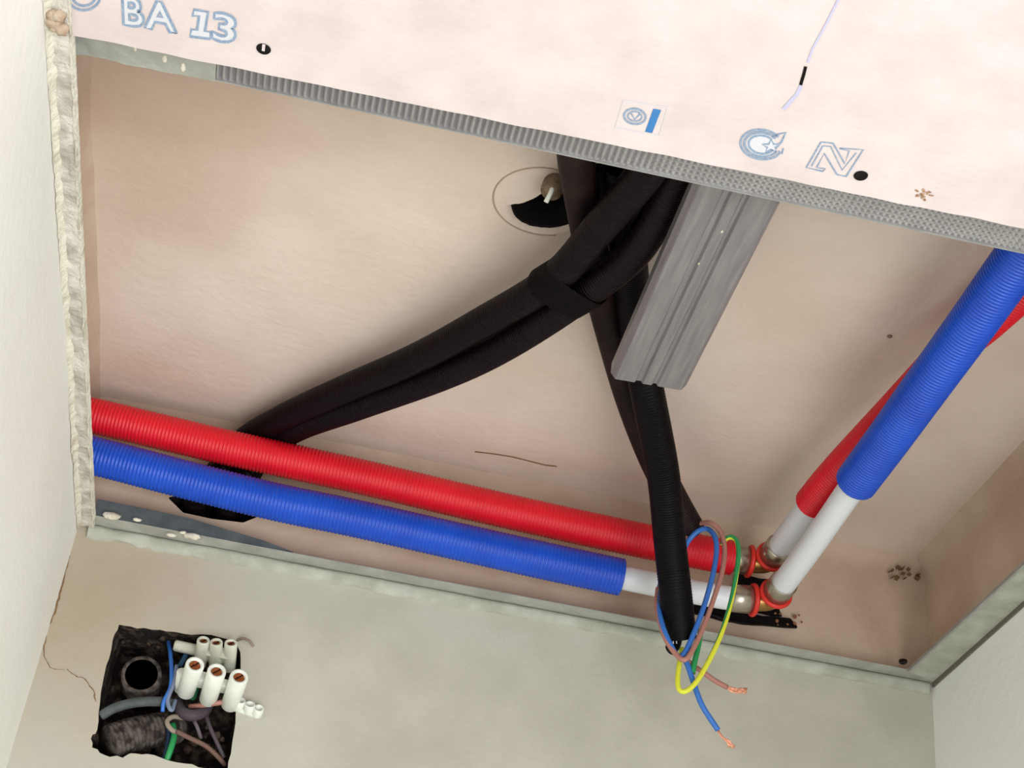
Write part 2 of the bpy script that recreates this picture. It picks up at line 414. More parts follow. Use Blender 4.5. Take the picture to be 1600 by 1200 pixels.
# print: everything below is a hair-thin layer on the board's underside
ZP = -.00025
def ribbon(bm, pxs, wpx, closed=False, z=ZP):
    P = [Vector(p) for p in pxs]; n = len(P); Lf, Rt = [], []
    for i in range(n):
        a = P[(i-1) % n] if closed or i else P[0]; b = P[(i+1) % n] if closed or i < n-1 else P[-1]
        d = (b-a); d = d.normalized() if d.length > 1e-9 else Vector((1, 0)); q = Vector((-d.y, d.x))*wpx/2
        Lf.append(bm.verts.new(atz(*(P[i]+q), z))); Rt.append(bm.verts.new(atz(*(P[i]-q), z)))
    for i in range(n if closed else n-1):
        j = (i+1) % n; bm.faces.new((Lf[i], Lf[j], Rt[j], Rt[i]))
def fill(bm, pxs, z=ZP+.0001): bm.faces.new([bm.verts.new(atz(px, py, z)) for px, py in pxs])
def letters(text, origin, xv, yv, bold=.012):
    """outlined capitals: glyph loops mapped to the board; xv, yv are pixel vectors of one text unit (cap height = 1)"""
    cu = bpy.data.curves.new('t', 'FONT'); cu.body = text; cu.offset = bold; cu.resolution_u = 3
    o = bpy.data.objects.new('t', cu); C.objects.link(o)
    me = bpy.data.meshes.new_from_object(o.evaluated_get(bpy.context.evaluated_depsgraph_get()))
    bpy.data.objects.remove(o)
    bm0 = bmesh.new(); bm0.from_mesh(me); bmesh.ops.remove_doubles(bm0, verts=bm0.verts, dist=1e-5)
    loops = []; seen = set()
    for e in bm0.edges:
        if e.is_boundary and e not in seen:
            lp = [e.verts[0]]; cur = e; v = e.verts[1]; seen.add(e)
            while v != lp[0]:
                lp.append(v)
                nx = [k for k in v.link_edges if k.is_boundary and k not in seen]
                if not nx: break
                cur = nx[0]; seen.add(cur); v = cur.other_vert(v)
            loops.append([p.co.xy for p in lp])
    h = max(p.y for l in loops for p in l); x0 = min(p.x for l in loops for p in l); x1 = max(p.x for l in loops for p in l)
    def px(p): u = (p.x-x0)/(x1-x0); v = p.y/h; return Vector((origin[0]+xv[0]*u+yv[0]*v, origin[1]+xv[1]*u+yv[1]*v))
    bm = bmesh.new(); bf = bmesh.new()
    for l in loops: ribbon(bm, [px(p) for p in l], 4.5, True)
    for f in bm0.faces: fill(bf, [px(v.co) for v in f.verts])
    bm0.free(); bpy.data.meshes.remove(me)
    return bm, bf
for txt, o_, xv, yv in (('B', (193, 37), (32, 5), (-2, -44)), ('A', (226, 42), (50, 9), (-2, -44)), ('3', (331, 60), (36, 7), (3, -42))):
    bmo, bmf = letters(txt, o_, xv, yv, .03)
    l = obj('printed_letter', bmo, m_ink, board); obj('letter_fill', bmf, m_inkpale, l)
one = [(297, 57), (299, 46), (308, 47), (311, 25), (301, 25), (303, 15), (325, 19), (320, 49), (329, 50), (328, 61)]
bm = bmesh.new(); ribbon(bm, one, 4.5, True); l = obj('printed_letter', bm, m_ink, board)
bm = bmesh.new(); fill(bm, one); obj('letter_fill', bm, m_inkpale, l)
def ell(c, rx, ry, a0=0, a1=360, n=26, rot=0):
    out = []
    for i in range(n+1):
        a = math.radians(a0+(a1-a0)*i/n); x, y = rx*math.cos(a), ry*math.sin(a); r = math.radians(rot)
        out.append((c[0]+x*math.cos(r)-y*math.sin(r), c[1]+x*math.sin(r)+y*math.cos(r)))
    return out
bm = bmesh.new()
for k in (1, .72): ribbon(bm, ell((131, -8), 26*k, 24*k, 0, 180), 4)
obj('printed_letter', bm, m_ink, board)
bm = bmesh.new()
ribbon(bm, ell((992, 182), 17, 12, rot=8)[:-1], 3.2, True); ribbon(bm, ell((992, 182), 11, 7.5, rot=8)[:-1], 2.4, True); ribbon(bm, [(986, 177), (992, 187), (999, 179)], 2.4)
obj('printed_emblem', bm, m_ink, board)
bm = bmesh.new(); fill(bm, [(1021, 170), (1033, 172), (1019, 208), (1008, 206)], ZP); obj('printed_bar', bm, m_inkblue, board)
bm = bmesh.new(); ribbon(bm, [(974, 157), (1043, 168), (1030, 212), (961, 199)], 1.6, True); obj('printed_frame', bm, m_inkpale, board)
bm = bmesh.new()
for k in (1, .82, .62): ribbon(bm, ell((1190, 226), 33*k, 23*k, 25, 318, rot=8), 3.4)
ribbon(bm, [(1206, 214), (1216, 210), (1228, 207), (1221, 222), (1212, 232)], 3)
st = []
for i in range(10):
    a = math.radians(-90+36*i); r = 13 if i % 2 == 0 else 5.5; st.append((1205+r*1.15*math.cos(a), 229+r*.85*math.sin(a)))
ribbon(bm, st, 3, True); ribbon(bm, [(1216, 236), (1222, 240), (1224, 232)], 3)
obj('printed_emblem', bm, m_ink, board)
bm = bmesh.new(); fill(bm, ell((1190, 226), 24, 17, 0, 345, rot=8)); obj('emblem_fill', bm, m_inkpale, board)
bm = bmesh.new()
nz = [(1260, 262), (1283, 222), (1302, 224), (1320, 256), (1327, 236), (1312, 232), (1349, 234), (1322, 276), (1308, 273), (1288, 240), (1276, 262), (1290, 264), (1286, 268)]
ribbon(bm, nz, 2.6, True); ribbon(bm, [(1268, 260), (1286, 228), (1298, 229), (1316, 266), (1338, 239)], 2)
obj('printed_letter', bm, m_ink, board)
bm = bmesh.new(); ribbon(bm, [(1312, -4), (1292, 36), (1270, 76), (1262, 98)], 3.6); ribbon(bm, [(1252, 134), (1245, 148), (1234, 160), (1224, 171)], 6)
obj('pencil_line', bm, m_pencil, board)
bm = bmesh.new(); ribbon(bm, [(1259, 104), (1256, 116), (1253, 126), (1251, 133)], 5); obj('black_slit', bm, m_screw, board)
for i in range(16):
    a = random.uniform(0, 6.28); d = random.uniform(0, 1); bm = bmesh.new() if i == 0 else bm
    c = (1441+16*d*math.cos(a), 305+11*d*math.sin(a)); fill(bm, ell(c, random.uniform(1, 4), random.uniform(1, 2.5), 0, 320, 7, random.uniform(0, 90)), ZP)
obj('smudge', bm, m_smudge, board)
for px, py in ((412, 76), (1345, 274)):
    p = atz(px, py, 0); bm = bmesh.new()
    lathe(bm, p, (0, 0, -1), [(-.010, .0014), (-.001, .0016), (.0002, .0030), (.0005, .0028), (.0002, .0012), (.00012, .0)], 20)
    s = obj('screw', bm, m_screw, board)
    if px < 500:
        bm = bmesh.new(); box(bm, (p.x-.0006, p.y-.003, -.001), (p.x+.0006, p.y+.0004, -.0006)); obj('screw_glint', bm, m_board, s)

# knurled furring strip above the front edge of the board
fa, fb = atz(105, 77, .0125), atz(1600, 397, .0125)
def ffront(x): return fa.y+(fb.y-fa.y)*(x-fa.x)/(fb.x-fa.x)
fur = thing('furring_channel', 'knurled grey galvanised furring strip along the front edge of the plasterboard', 'metal profile', (.28, -.43, .0125))
def furfn(u, v):
    x = -.010+(W+.009)*u; y1 = ffront(x); y = y1-.047*(1-v)
    kn = math.sin(x*2*math.pi/.0029)
    kn = (abs(kn)**.7)*(1 if kn > 0 else -1)
    mesh_part = max(0, min(1, (x-.20)/.10)); t = math.sin(y*2*math.pi/.0029)
    edge = 1 if .06 < (1-v)*.047/.02 else 0
    h = .0008*kn*((1-mesh_part)+mesh_part*(.4+.6*t))*edge
    return (x, y, .0135+h)
bm = grid(furfn, 1600, 64); kf = obj('knurled_face', bm, m_galv, fur, True)
kf.data.materials.append(mat('shaded_groove', (132, 128, 131), .8, .1))  # groove shading put into the colour: recessed knurl faces get a darker grey
for p_ in kf.data.polygons:
    if sum(kf.data.vertices[i].co.z for i in p_.vertices)/4 > .00125: p_.material_index = 1
for s in (0, 1):
    bm = bmesh.new(); x0, x1 = -.010, W-.001
    d = .0 if s else -.0462
    prism(bm, [(x0, ffront(x0)+d, .0125), (x0, ffront(x0)+d-.0008, .0125), (x0, ffront(x0)+d-.0008, .0305), (x0, ffront(x0)+d, .0305)], (x1-x0, ffront(x1)-ffront(x0), 0))
    obj('flange', bm, m_galv, fur)
# plaster smeared over the left end of the strip
def smear(u, v):
    x = .0055+(.060)*u; y = ffront(x)-.022*(1-v)+.0012*noise.noise(Vector((x*90, 1, 0)))*(v > .5)
    fade = 1-max(0, (u-.6)/.4)
    return (x, y, .0124-.0009-.0012*fade*abs(noise.noise(Vector((x*100, y*140, 0))))+(1-fade)*.0008)
obj('plaster_smear', grid(smear, 60, 14), m_ledge, fur, True)
for px, py, s in ((212, 74, .0012), (258, 92, .0016), (286, 105, .0014), (240, 80, .001), (300, 90, .0008)):
    p = atz(px, py, .0118); bm = bmesh.new(); bmesh.ops.create_icosphere(bm, subdivisions=2, radius=s)
    for v in bm.verts: v.co = Vector((v.co.x*.8, v.co.y*1.8, v.co.z*.6))*(1+.4*noise.noise(v.co*900+p*90)) + p
    obj('plaster_blob', bm, m_chip, fur, True)

# ------------------------------------------------------------------ galvanised C profile lying over the furring
zw = .0312
e1, e2 = atz(960, 592, zw), atz(1065, 610, zw); g1, g2 = atz(1099, 284, zw), atz(1213, 312, zw)
ax = ((g1+g2)/2-(e1+e2)/2).normalized(); sx = Vector((-ax.y, ax.x, 0));
if sx.x < 0: sx = -sx
wd = ((e2-e1).dot(sx)+(g2-g1).dot(sx))/2; Ln = .34; ec = (e1+e2)/2
prof = thing('c_profile', 'brushed galvanised steel C profile with two grooves, cut end hanging past the plasterboard edge', 'metal profile', ec)
def PP(s, t, z): return ec + sx*s + ax*t + Vector((0, 0, z))
h = wd/2
sec = [(-h, 0), (-h*.42, 0), (-h*.36, .0016), (-h*.22, .0016), (-h*.16, 0), (h*.10, 0), (h*.16, .0016), (h*.24, .0016), (h*.30, 0), (h, 0)]
bm = bmesh.new(); skew = (e2-e1).dot(ax)/wd
def PK(s, z, t): return PP(s, t+(skew*s if t == 0 else 0), z)
for (s0, z0), (s1, z1) in zip(sec, sec[1:]):
    prism(bm, [PK(s0, z0, 0), PK(s1, z1, 0), PK(s1, z1+.0007, 0), PK(s0, z0+.0007, 0)], ax*Ln)
obj('web', bm, m_galv2, prof)
for s in (-1, 1):
    bm = bmesh.new()
    o0 = s*(h+.0022)
    for (s0, z0), (s1, z1) in zip([(s*h, 0), (o0, .003), (o0, .0095)], [(o0, .003), (o0, .0095), (s*(h-.006), .0105)]):
        prism(bm, [PK(s0, z0, 0), PK(s1, z1, 0), PK(s1, z1+.0006, 0)+sx*(.0006*s), PK(s0, z0+.0006, 0)+sx*(.0006*s)], ax*Ln)
    obj('flange', bm, m_galv2, prof)
for px, py, d in ((1092, 412, 5), (1128, 362, 3)):
    bm = bmesh.new(); p = atz(px, py, zw-.0002); bmesh.ops.create_icosphere(bm, subdivisions=1, radius=.0006)
    for v in bm.verts: v.co = Vector((v.co.x, v.co.y*1.9, v.co.z*.3))+p
    obj('scratch', bm, m_chip, prof)

# ------------------------------------------------------------------ water pipes
YP = -.036
RS, RP = .0122, .0079
# horizontal runs along the back wall
redx = [aty(px, py, YP) for px, py in ((60, 632), (147, 650), (315, 690), (395, 708), (560, 744), (720, 782), (870, 816), (1015, 847), (1144, 872))]
redx[0].x = -.05
CR = aty(1197, 882, YP); CB = aty(1203, 940, YP)
tr = thing('water_pipe', 'white pipe in red corrugated sheath running along the back wall above the blue one', 'pipe', redx[4], 'sheathed water pipes')
obj('sheath', corrugated(redx, RS-.0006, .0006, .0023), m_red, tr, True)
obj('pipe', tube([redx[-2].lerp(redx[-1], .8), redx[-1], CR.lerp(redx[-1], .55)], RP, 24), m_pipe, tr, True)
blux = [aty(px, py, YP) for px, py in ((60, 690), (154, 714), (300, 752), (430, 784), (560, 811), (720, 847), (850, 876), (971, 902))]
blux[0].x = -.05
bend = aty(1130, 933, YP)
tb = thing('water_pipe', 'white pipe in blue corrugated sheath along the back wall, bare white near the fitting', 'pipe', blux[4], 'sheathed water pipes')
obj('sheath', corrugated(blux, RS, .0006, .0024), m_blue, tb, True)
obj('pipe', tube([blux[-2], blux[-1], aty(1050, 918, YP), bend, CB.lerp(bend, .5)], RP, 24), m_pipe, tb, True)
# runs along the right wall towards the viewer
redy_w = [CR + Vector((.0005, -.026, 0)), atz(1232, 836, CR.z+.0005), atz(1270, 785, CR.z+.001)]
redy = [atz(1269, 786, CR.z+.001), atz(1311, 736, CR.z+.003), atz(1400, 641, CR.z+.011), atz(1487, 548, CR.z+.019), atz(1540, 503, CR.z+.023), atz(1600, 450, CR.z+.025), atz(1660, 400, CR.z+.026)]
redy += [redy[-1]+(redy[-1]-redy[-2])*3]
t = thing('water_pipe', 'red sheathed white pipe running to the elbow and crossing behind the blue pipe at right', 'pipe', redy[2], 'sheathed water pipes')
obj('sheath', corrugated(redy, RS-.0013, .0006, .0021), m_red, t, True)
obj('pipe', tube(redy_w, RP, 24), m_pipe, t, True)
zb = CB.z
bluy_w = [CB+Vector((0, -.026, .0005)), atz(1270, 850, zb+.004), atz(1338, 752, zb+.010)]
bluy = [atz(1338, 753, zb+.010), atz(1385, 690, zb+.013), atz(1440, 614, zb+.016), atz(1510, 518, zb+.021), atz(1580, 420, zb+.0255), atz(1640, 336, zb+.028)]
bluy += [bluy[-1]+(bluy[-1]-bluy[-2])*3]
t = thing('water_pipe', 'thick blue sheathed white pipe in front of the red one, running to the near right', 'pipe', bluy[2], 'sheathed water pipes')
obj('sheath', corrugated(bluy, RS+.0002, .0007, .0022), m_blue, t, True)
obj('pipe', tube(bluy_w, RP, 24), m_pipe, t, True)
# elbow fittings
for Cc, xin, yout, lab in ((CR, redx[-1], redy_w[1], 'nickel press elbow with red rings joining the two red sheathed pipes'), (CB, bend, bluy_w[1], 'nickel press elbow with red rings joining the two blue sheathed pipes')):
    el = thing('elbow_fitting', lab, 'pipe fitting', Cc, 'press elbows')
    dx = (xin-Cc).normalized(); dy = (yout-Cc).normalized(); r_ = .011
    pth = [Cc+dx*.013, Cc+dx*.008, Cc+(dx+dy)*.0022, Cc+dy*.008, Cc+dy*.013]
    obj('elbow_body', tube(pth, .0072, 18, .001), m_brass, el, True)
    for d in (dx, dy):
        bm = bmesh.new(); lathe(bm, Cc, d, [(.013, .0085), (.0135, .0092), (.0262, .0092), (.0268, .0086), (.0272, .0079)], 28); obj('press_sleeve', bm, m_nickel, el, True)
        bm = bmesh.new(); torus(bm, Cc+d*.0115, d, .0094, .0017, 36, 10); obj('red_ring', bm, m_ring, el, True)
# black bracket behind the fittings, and a flat black strip standing in for the shaded gap below
bm = bmesh.new()
prism(bm, rough_poly([aty(1150, 896, -.004), aty(1200, 905, -.004), aty(1210, 930, -.004), aty(1222, 962, -.004), aty(1162, 952, -.004)], .0004, 4), (0, .002, 0))
o = obj('mounting_plate', bm, m_blkmatte, None, base=aty(1185, 930, -.004)); tag(o, 'small black mounting plate behind the two press elbows', 'bracket')
bm = bmesh.new()
prism(bm, rough_poly([aty(1080, 940, -.0035), aty(1160, 958, -.0035), aty(1235, 966, -.0035), aty(1246, 980, -.0035), aty(1160, 974, -.0035), aty(1085, 958, -.0035)], .0006, 5), (0, .0022, 0))
o = obj('gap_shade_strip', bm, m_blkmatte, None, base=aty(1160, 965, -.0035)); tag(o, 'flat black strip standing in for the shaded wall gap just under the lower press elbow', 'bracket')
bm = bmesh.new()
for i in range(9):
    p = aty(1228+random.uniform(-18, 26), 968+random.uniform(-9, 9), -.003)
    q = bmesh.ops.create_icosphere(bm, subdivisions=1, radius=random.uniform(.0008, .0019))
    for v in q['verts']: v.co = v.co*(1+.5*noise.noise(v.co*600+p*70))*.9+p
bl = obj('rust_crumbs', bm, mat('orange_crumb', (150, 104, 74), .95, 0, (112, 72, 50), 300), wall_b, True)
bl['kind'] = 'stuff'

# ------------------------------------------------------------------ black sheaths
s1 = [atz(1050, 200, .041), atz(1012, 266, .044), atz(942, 350, .050), atz(865, 436, .053), atz(750, 506, .058), atz(648, 561, .063), atz(540, 608, .069), atz(445, 652, .073), aty(378, 692, -.0132), aty(340, 740, -.0115), aty(318, 768, -.006), aty(306, 784, .006), aty(304, 788, .022)]
s2 = [atz(1086, 215, .051), atz(1055, 281, .0535), atz(996, 388, .052), atz(908, 462, .051), atz(792, 538, .054), atz(695, 585, .058), atz(560, 634, .066), atz(465, 668, .071), aty(415, 702, -.0135), aty(384, 744, -.0115), aty(366, 774, -.006), aty(356, 794, .006), aty(354, 798, .022)]
for nm, pts, lab, rr in (('cable_conduit', s1, 'upper black corrugated conduit curving from behind the plasterboard to the back wall', .0090), ('cable_conduit', s2, 'lower black corrugated conduit taped beside its twin, curving down behind the red pipe', .0090)):
    o = obj(nm, corrugated(pts, rr, .0003, .0018, 20), m_black, None, True, base=pts[5]); tag(o, lab, 'conduit', 'paired black conduits')
# tape wrapped round the pair
pa = spline(s1, .002)[0]; pa = min(pa, key=lambda p: (p-s1[3]).length); pb = min(spline(s2, .001)[0], key=lambda p: (p-pa).length)
bm = bmesh.new(); d = (s1[3]-s1[4]).normalized(); up = (pa-pb).normalized(); nn = d.cross(up).normalized(); c = (pa+pb)/2; hw = (pa-pb).length/2
rings = []
for k, off in enumerate((-.011, -.009, -.003, .003, .009, .011)):
    ring = []
    for i in range(32):
        a = 2*math.pi*i/32; s = math.copysign(max(0, abs(math.cos(a))*(hw+.0)), math.cos(a)); r = .0098 if 0 < k < 5 else .0091
        cx = hw*max(-1, min(1, math.cos(a)*4))
        ring.append(bm.verts.new(c+d*off+up*(cx+r*math.cos(a))+nn*(r*math.sin(a))+Vector((0, 0, .0003*noise.noise(Vector((i, k, 0)))))))
    rings.append(ring)
for A_, B_ in zip(rings, rings[1:]):
    for i in range(32): bm.faces.new((A_[i], A_[(i+1) % 32], B_[(i+1) % 32], B_[i]))
o = obj('tape_wrap', bm, m_tape, None, True, base=c); tag(o, 'black tape wrapped round the pair of curving black conduits', 'tape')

sa = [atz(898, 190, .052), atz(900, 245, .060), atz(908, 300, .070), atz(926, 400, .079), atz(950, 500, .080), atz(984, 620, .073), atz(1020, 715, .064), atz(1052, 778, .056), atz(1080, 828, .047)]
sb = [atz(972, 250, .070), atz(978, 330, .077), atz(986, 440, .079), atz(998, 540, .071), atz(1013, 620, .055), atz(1036, 740, .036), atz(1047, 850, .010), atz(1056, 930, -.016), atz(1063, 998, -.038)]
ta = thing('cable_conduit', 'dusty brown-black conduit hanging behind, going from the core hole down to the red pipe', 'conduit', sa[4])
obj('sheath', corrugated(sa, .0092, .00025, .0018, 20), m_brownblk, ta, True)
tb_ = thing('cable_conduit', 'matte black conduit hanging in front of the pipes with its open end over the wall', 'conduit', sb[5])
obj('sheath', corrugated(sb, .0100, .0002, .0018, 20, cap=False), m_blkmatte, tb_, True)
bm = bmesh.new(); e = sb[-1]; de = (sb[-1]-sb[-2]).normalized()
for i in range(14):
    a = random.uniform(0, 6.28); u = de.orthogonal().normalized(); v_ = de.cross(u); p = e+(u*math.cos(a)+v_*math.sin(a))*random.uniform(.006, .0098)
    sweep(bm, [p-de*.003, p+de*random.uniform(.0005, .002)], [.0004, .0003], 5)
fr_ = obj('frayed_end', bm, m_inkpale, tb_); fr_['kind'] = 'stuff'
bm = tube([sb[-2].lerp(e, .6), e+Vector((-.003, 0, -.004)), e+Vector((-.0062, 0, -.0085))], .0036, 12, .001); obj('inner_tail', bm, m_blkmatte, tb_, True)

# ------------------------------------------------------------------ loose wires round the end of the black conduit
def wp(px, py, dy=0): return aty(px, py, e.y+dy)
RW = .0017
tw = thing('electric_wire', 'blue insulated wire looped at the conduit end, its stripped copper tip hanging lowest', 'wire', wp(1070, 1030), 'loose wires')
p_ = [wp(1070, 855, .012), wp(1078, 842, .010), wp(1092, 829, .006), wp(1107, 827, .002), wp(1118, 842, -.004), wp(1119, 868, -.006), wp(1112, 905, -.010), wp(1099, 950, -.012), wp(1083, 992, -.013), wp(1070, 1020, -.013), wp(1060, 1026, -.012), wp(1048, 1008, -.012), wp(1036, 980, -.010), wp(1029, 950, -.004), wp(1029, 925, .006), wp(1034, 905, .016)]
obj('loop', tube(p_, RW, 10, .002), m_bw, tw, True)
q_ = [wp(1062, 1022, -.009), wp(1073, 1036, -.009), wp(1082, 1062, -.009), wp(1097, 1102, -.008), wp(1122, 1141, -.006)]
obj('tail', tube(q_, RW, 10, .002), m_bw, tw, True)
bm = bmesh.new()
for i in range(7):
    j = lambda s: random.uniform(-s, s)
    tube([wp(1121+j(1), 1140+j(1), -.006), wp(1128+j(2), 1150+j(2), -.006), wp(1138+j(5), 1160+j(4), -.006), wp(1143+j(6), 1167+j(3), -.005)], .00045, 6, .002, True, bm)
obj('copper_tip', bm, m_cu, tw, True)
tw = thing('electric_wire', 'pinkish brown insulated wire beside the blue loop, copper tip pointing to the right', 'wire', wp(1080, 1040), 'loose wires')
p_ = [wp(1071, 846, .013), wp(1080, 828, .011), wp(1095, 818, .006), wp(1112, 818, -.002), wp(1126, 832, -.004), wp(1132, 856, -.006), wp(1129, 890, -.010), wp(1117, 930, -.012), wp(1101, 975, -.013), wp(1084, 1012, -.015), wp(1070, 1031, -.016), wp(1056, 1022, -.013), wp(1041, 1000, -.011), wp(1032, 975, -.008), wp(1026, 945, -.002), wp(1028, 920, .008)]
obj('loop', tube(p_, RW*.95, 10, .002), m_brw, tw, True)
q_ = [wp(1068, 1024, -.006), wp(1080, 1038, -.006), wp(1098, 1050, -.003), wp(1116, 1063, 0), wp(1136, 1074, .003)]
obj('tail', tube(q_, RW*.95, 10, .002), m_brw, tw, True)
bm = bmesh.new()
for i in range(8):
    j = lambda s: random.uniform(-s, s)
    tube([wp(1135+j(2), 1074+j(2), .003), wp(1146+j(2), 1078+j(4), .003), wp(1157+j(2), 1079+j(4), .003), wp(1165+j(3), 1080+j(5), .003)], .0005, 6, .002, True, bm)
obj('copper_tip', bm, m_cu, tw, True)
tw = thing('electric_wire', 'green and yellow striped earth wire in a long thin loop right of the conduit', 'wire', wp(1110, 1040), 'loose wires')
g_ = [wp(1128, 850, .004), wp(1133, 843, 0), wp(1142, 839, -.002), wp(1151, 845, -.004), wp(1154, 864, -.006), wp(1150, 900, -.008), wp(1141, 945, -.010), wp(1127, 990, -.012), wp(1109, 1030, -.013), wp(1089, 1064, -.013), wp(1072, 1080, -.012), wp(1061, 1077, -.011), wp(1059, 1060, -.010), wp(1062, 1034, -.008), wp(1066, 1014, -.004)]
def striped(pts, r, parent):
    path, L = spline(pts, .0018); bg, by = bmesh.new(), bmesh.new()
    seg = 14; n = None; rings = []
    for i, p in enumerate(path):
        t_ = (path[min(i+1, len(path)-1)]-path[max(i-1, 0)]).normalized()
        n = t_.orthogonal().normalized() if n is None else (n-t_*n.dot(t_)).normalized(); b_ = t_.cross(n)
        tw_ = i*.05
        rings.append([p+(n*math.cos(a)+b_*math.sin(a))*r for a in [2*math.pi*k/seg+tw_ for k in range(seg)]])
    for A_, B_ in zip(rings, rings[1:]):
        for k in range(seg):
            bb = by if k < 8 else bg
            bb.faces.new([bb.verts.new(x) for x in (A_[k], A_[(k+1) % seg], B_[(k+1) % seg], B_[k])])
    for bb in (bg, by): bmesh.ops.remove_doubles(bb, verts=bb.verts, dist=1e-6)
    obj('yellow_stripe', by, m_yel, parent, True); obj('green_stripe', bg, m_grn, parent, True)
striped(g_, RW*.92, tw)
striped([wp(1095, 985, -.008), wp(1091, 1010, -.008), wp(1085, 1036, -.009), wp(1082, 1052, -.009)], RW, tw)

# ------------------------------------------------------------------ conduit stub in the core hole
p0, p1 = atz(872, 268, D+.012), atz(862, 297, D-.012)
st_ = thing('conduit_stub', 'short tan conduit end with a white wire tip poking from the dark round hole', 'conduit', p0)
obj('sheath', corrugated([p0+Vector((.002, 0, .03)), p0, p1], .0058, .0007, .0026, 18), m_stub, st_, True)
obj('wire_tip', tube([p1+Vector((0, 0, .006)), p1, atz(853, 316, D-.018)], .0013, 8, .001), m_white, st_, True)

# ------------------------------------------------------------------ junction box in the lower wall
jb = thing('junction_box', 'dusty dark round flush box ring sunk in the square wall hole', 'junction box', aty(222, 1053, .012))
bm = bmesh.new(); lathe(bm, aty(221, 1054, .006), (0, 1, 0), [(.0, .0098), (-.0008, .0104), (0, .0122), (.03, .0122), (.03, .0085), (.004, .0092), (.0, .0098)], 36); obj('box_ring', bm, m_ringdust, jb, True)
bm = bmesh.new(); lathe(bm, aty(221, 1054, .006), (0, 1, 0), [(.012, .0091), (.0125, 0)], 24); obj('box_back', bm, m_darkhole, jb)
bm = tube([aty(176, 1160, -.001), aty(196, 1150, .004), aty(240, 1140, .012), aty(262, 1150, .03)], .0112, 18, .002)
o = obj('conduit_end', corrugated([aty(172, 1160, .004), aty(206, 1148, .010), aty(250, 1140, .018), aty(275, 1136, .026)], .0105, .0009, .003, 20), m_ringdust, None, True, base=aty(206, 1148, .01)); bm.free()
tag(o, 'dusty grey corrugated conduit end lying at the bottom left of the wall hole', 'conduit')
def loose(name, lab, m, pts, r, cat='wire'):
    P = [aty(*p) for p in pts]
    o = obj(name, tube(P, r, 10, .0012), m, None, True, base=P[len(P)//2]); tag(o, lab, cat, 'wires in the wall hole'); return o
loose('grey_cable', 'thick grey green cable crossing the wall hole under the round ring', m_greycable, [(158, 1118, .003), (180, 1106, 0), (210, 1098, -.001), (240, 1096, .001), (268, 1098, .006)], .0030, 'cable')
loose('electric_wire', 'thin blue wire dropping at the middle of the wall hole', m_bw, [(262, 996, .02), (266, 1020, .008), (268, 1050, .002), (266, 1075, 0), (256, 1096, -.001), (254, 1112, .001)], .0013)
loose('electric_wire', 'short teal blue wire behind the left terminal pole', mat('teal_wire', (44, 80, 110), .5), [(292, 1006, .012), (290, 1024, .008), (280, 1042, .006)], .0016)
loose('electric_wire', 'pale grey blue wire hooking down left of the terminal block', mat('pale_blue_wire', (120, 132, 156), .5), [(276, 1040, .003), (272, 1066, 0), (262, 1094, -.001), (268, 1110, -.001), (274, 1094, .004)], .0013)
loose('electric_wire', 'green wire coming down at the bottom of the wall hole', m_grn, [(270, 1132, .008), (272, 1150, .004), (266, 1172, .002), (258, 1194, .004)], .0019)
loose('electric_wire', 'dark blue wire beside the green one at the bottom of the hole', mat('navy_wire', (30, 52, 82), .5), [(262, 1128, .010), (264, 1150, .008), (260, 1172, .008), (254, 1192, .010)], .0016)
loose('electric_wire', 'pale beige wire curling into a small hook under the terminal block', mat('beige_wire', (150, 138, 124), .6), [(286, 1122, .008), (270, 1120, .002), (261, 1128, -.001), (268, 1140, -.001), (282, 1146, .004)], .0015)
loose('electric_wire', 'long brown wire running diagonally to the lower right of the hole', mat('dull_brown_wire', (112, 86, 76), .6), [(276, 1143, -.001), (298, 1154, .001), (322, 1166, .004), (340, 1182, .006), (352, 1196, .010)], .0015)
loose('electric_wire', 'pinkish brown wire entering the right terminal pole from the left', m_brw, [(296, 1104, .008), (316, 1102, .002), (336, 1099, -.002), (352, 1096, -.002)], .0016)
loose('electric_wire', 'green wire end between the left and middle terminal poles', mat('dark_green_wire', (38, 96, 66), .5), [(306, 1058, .002), (304, 1074, .002), (300, 1090, .008)], .0028)
loose('electric_wire', 'dark purple grey wire bundle loop under the middle terminal pole', mat('purple_grey_wire', (74, 66, 74), .6), [(276, 1098, .010), (284, 1112, .004), (300, 1118, .002), (318, 1112, .006), (326, 1100, .010)], .0036)
loose('electric_wire', 'slim grey wire falling right of the purple bundle', mat('slim_grey_wire', (104, 94, 98), .6), [(300, 1120, .006), (308, 1136, .004), (314, 1154, .008)], .0012)
loose('electric_wire', 'slim dark wire at the right inside of the wall hole', mat('slim_dark_wire', (84, 74, 80), .6), [(320, 1112, .010), (328, 1136, .006), (338, 1158, .006), (350, 1184, .010)], .0013)
# dusty rubble at the bottom of the hole
bm = bmesh.new()
for i in range(46):
    p = aty(random.choice((random.uniform(188, 262), random.uniform(290, 350))), random.choice((random.uniform(992, 1012), random.uniform(1136, 1178))), random.uniform(.012, .040)); q = bmesh.ops.create_icosphere(bm, subdivisions=1, radius=random.uniform(.001, .003))
    for v in q['verts']: v.co = v.co*(1+.7*noise.noise(v.co*500+p*60))+p
for i in range(26):
    p = aty(random.uniform(200, 262), random.uniform(1135, 1178), random.uniform(.022, .034)); q = bmesh.ops.create_icosphere(bm, subdivisions=2, radius=random.uniform(.003, .0062))
    for v in q['verts']: v.co = v.co*(1+.6*noise.noise(v.co*400+p*60))+p
rb = obj('plaster_rubble', bm, mat('brown_rubble', (92, 78, 64), .95, 0, (58, 46, 38), 140, .9, 300), wall_b, True); rb['kind'] = 'stuff'
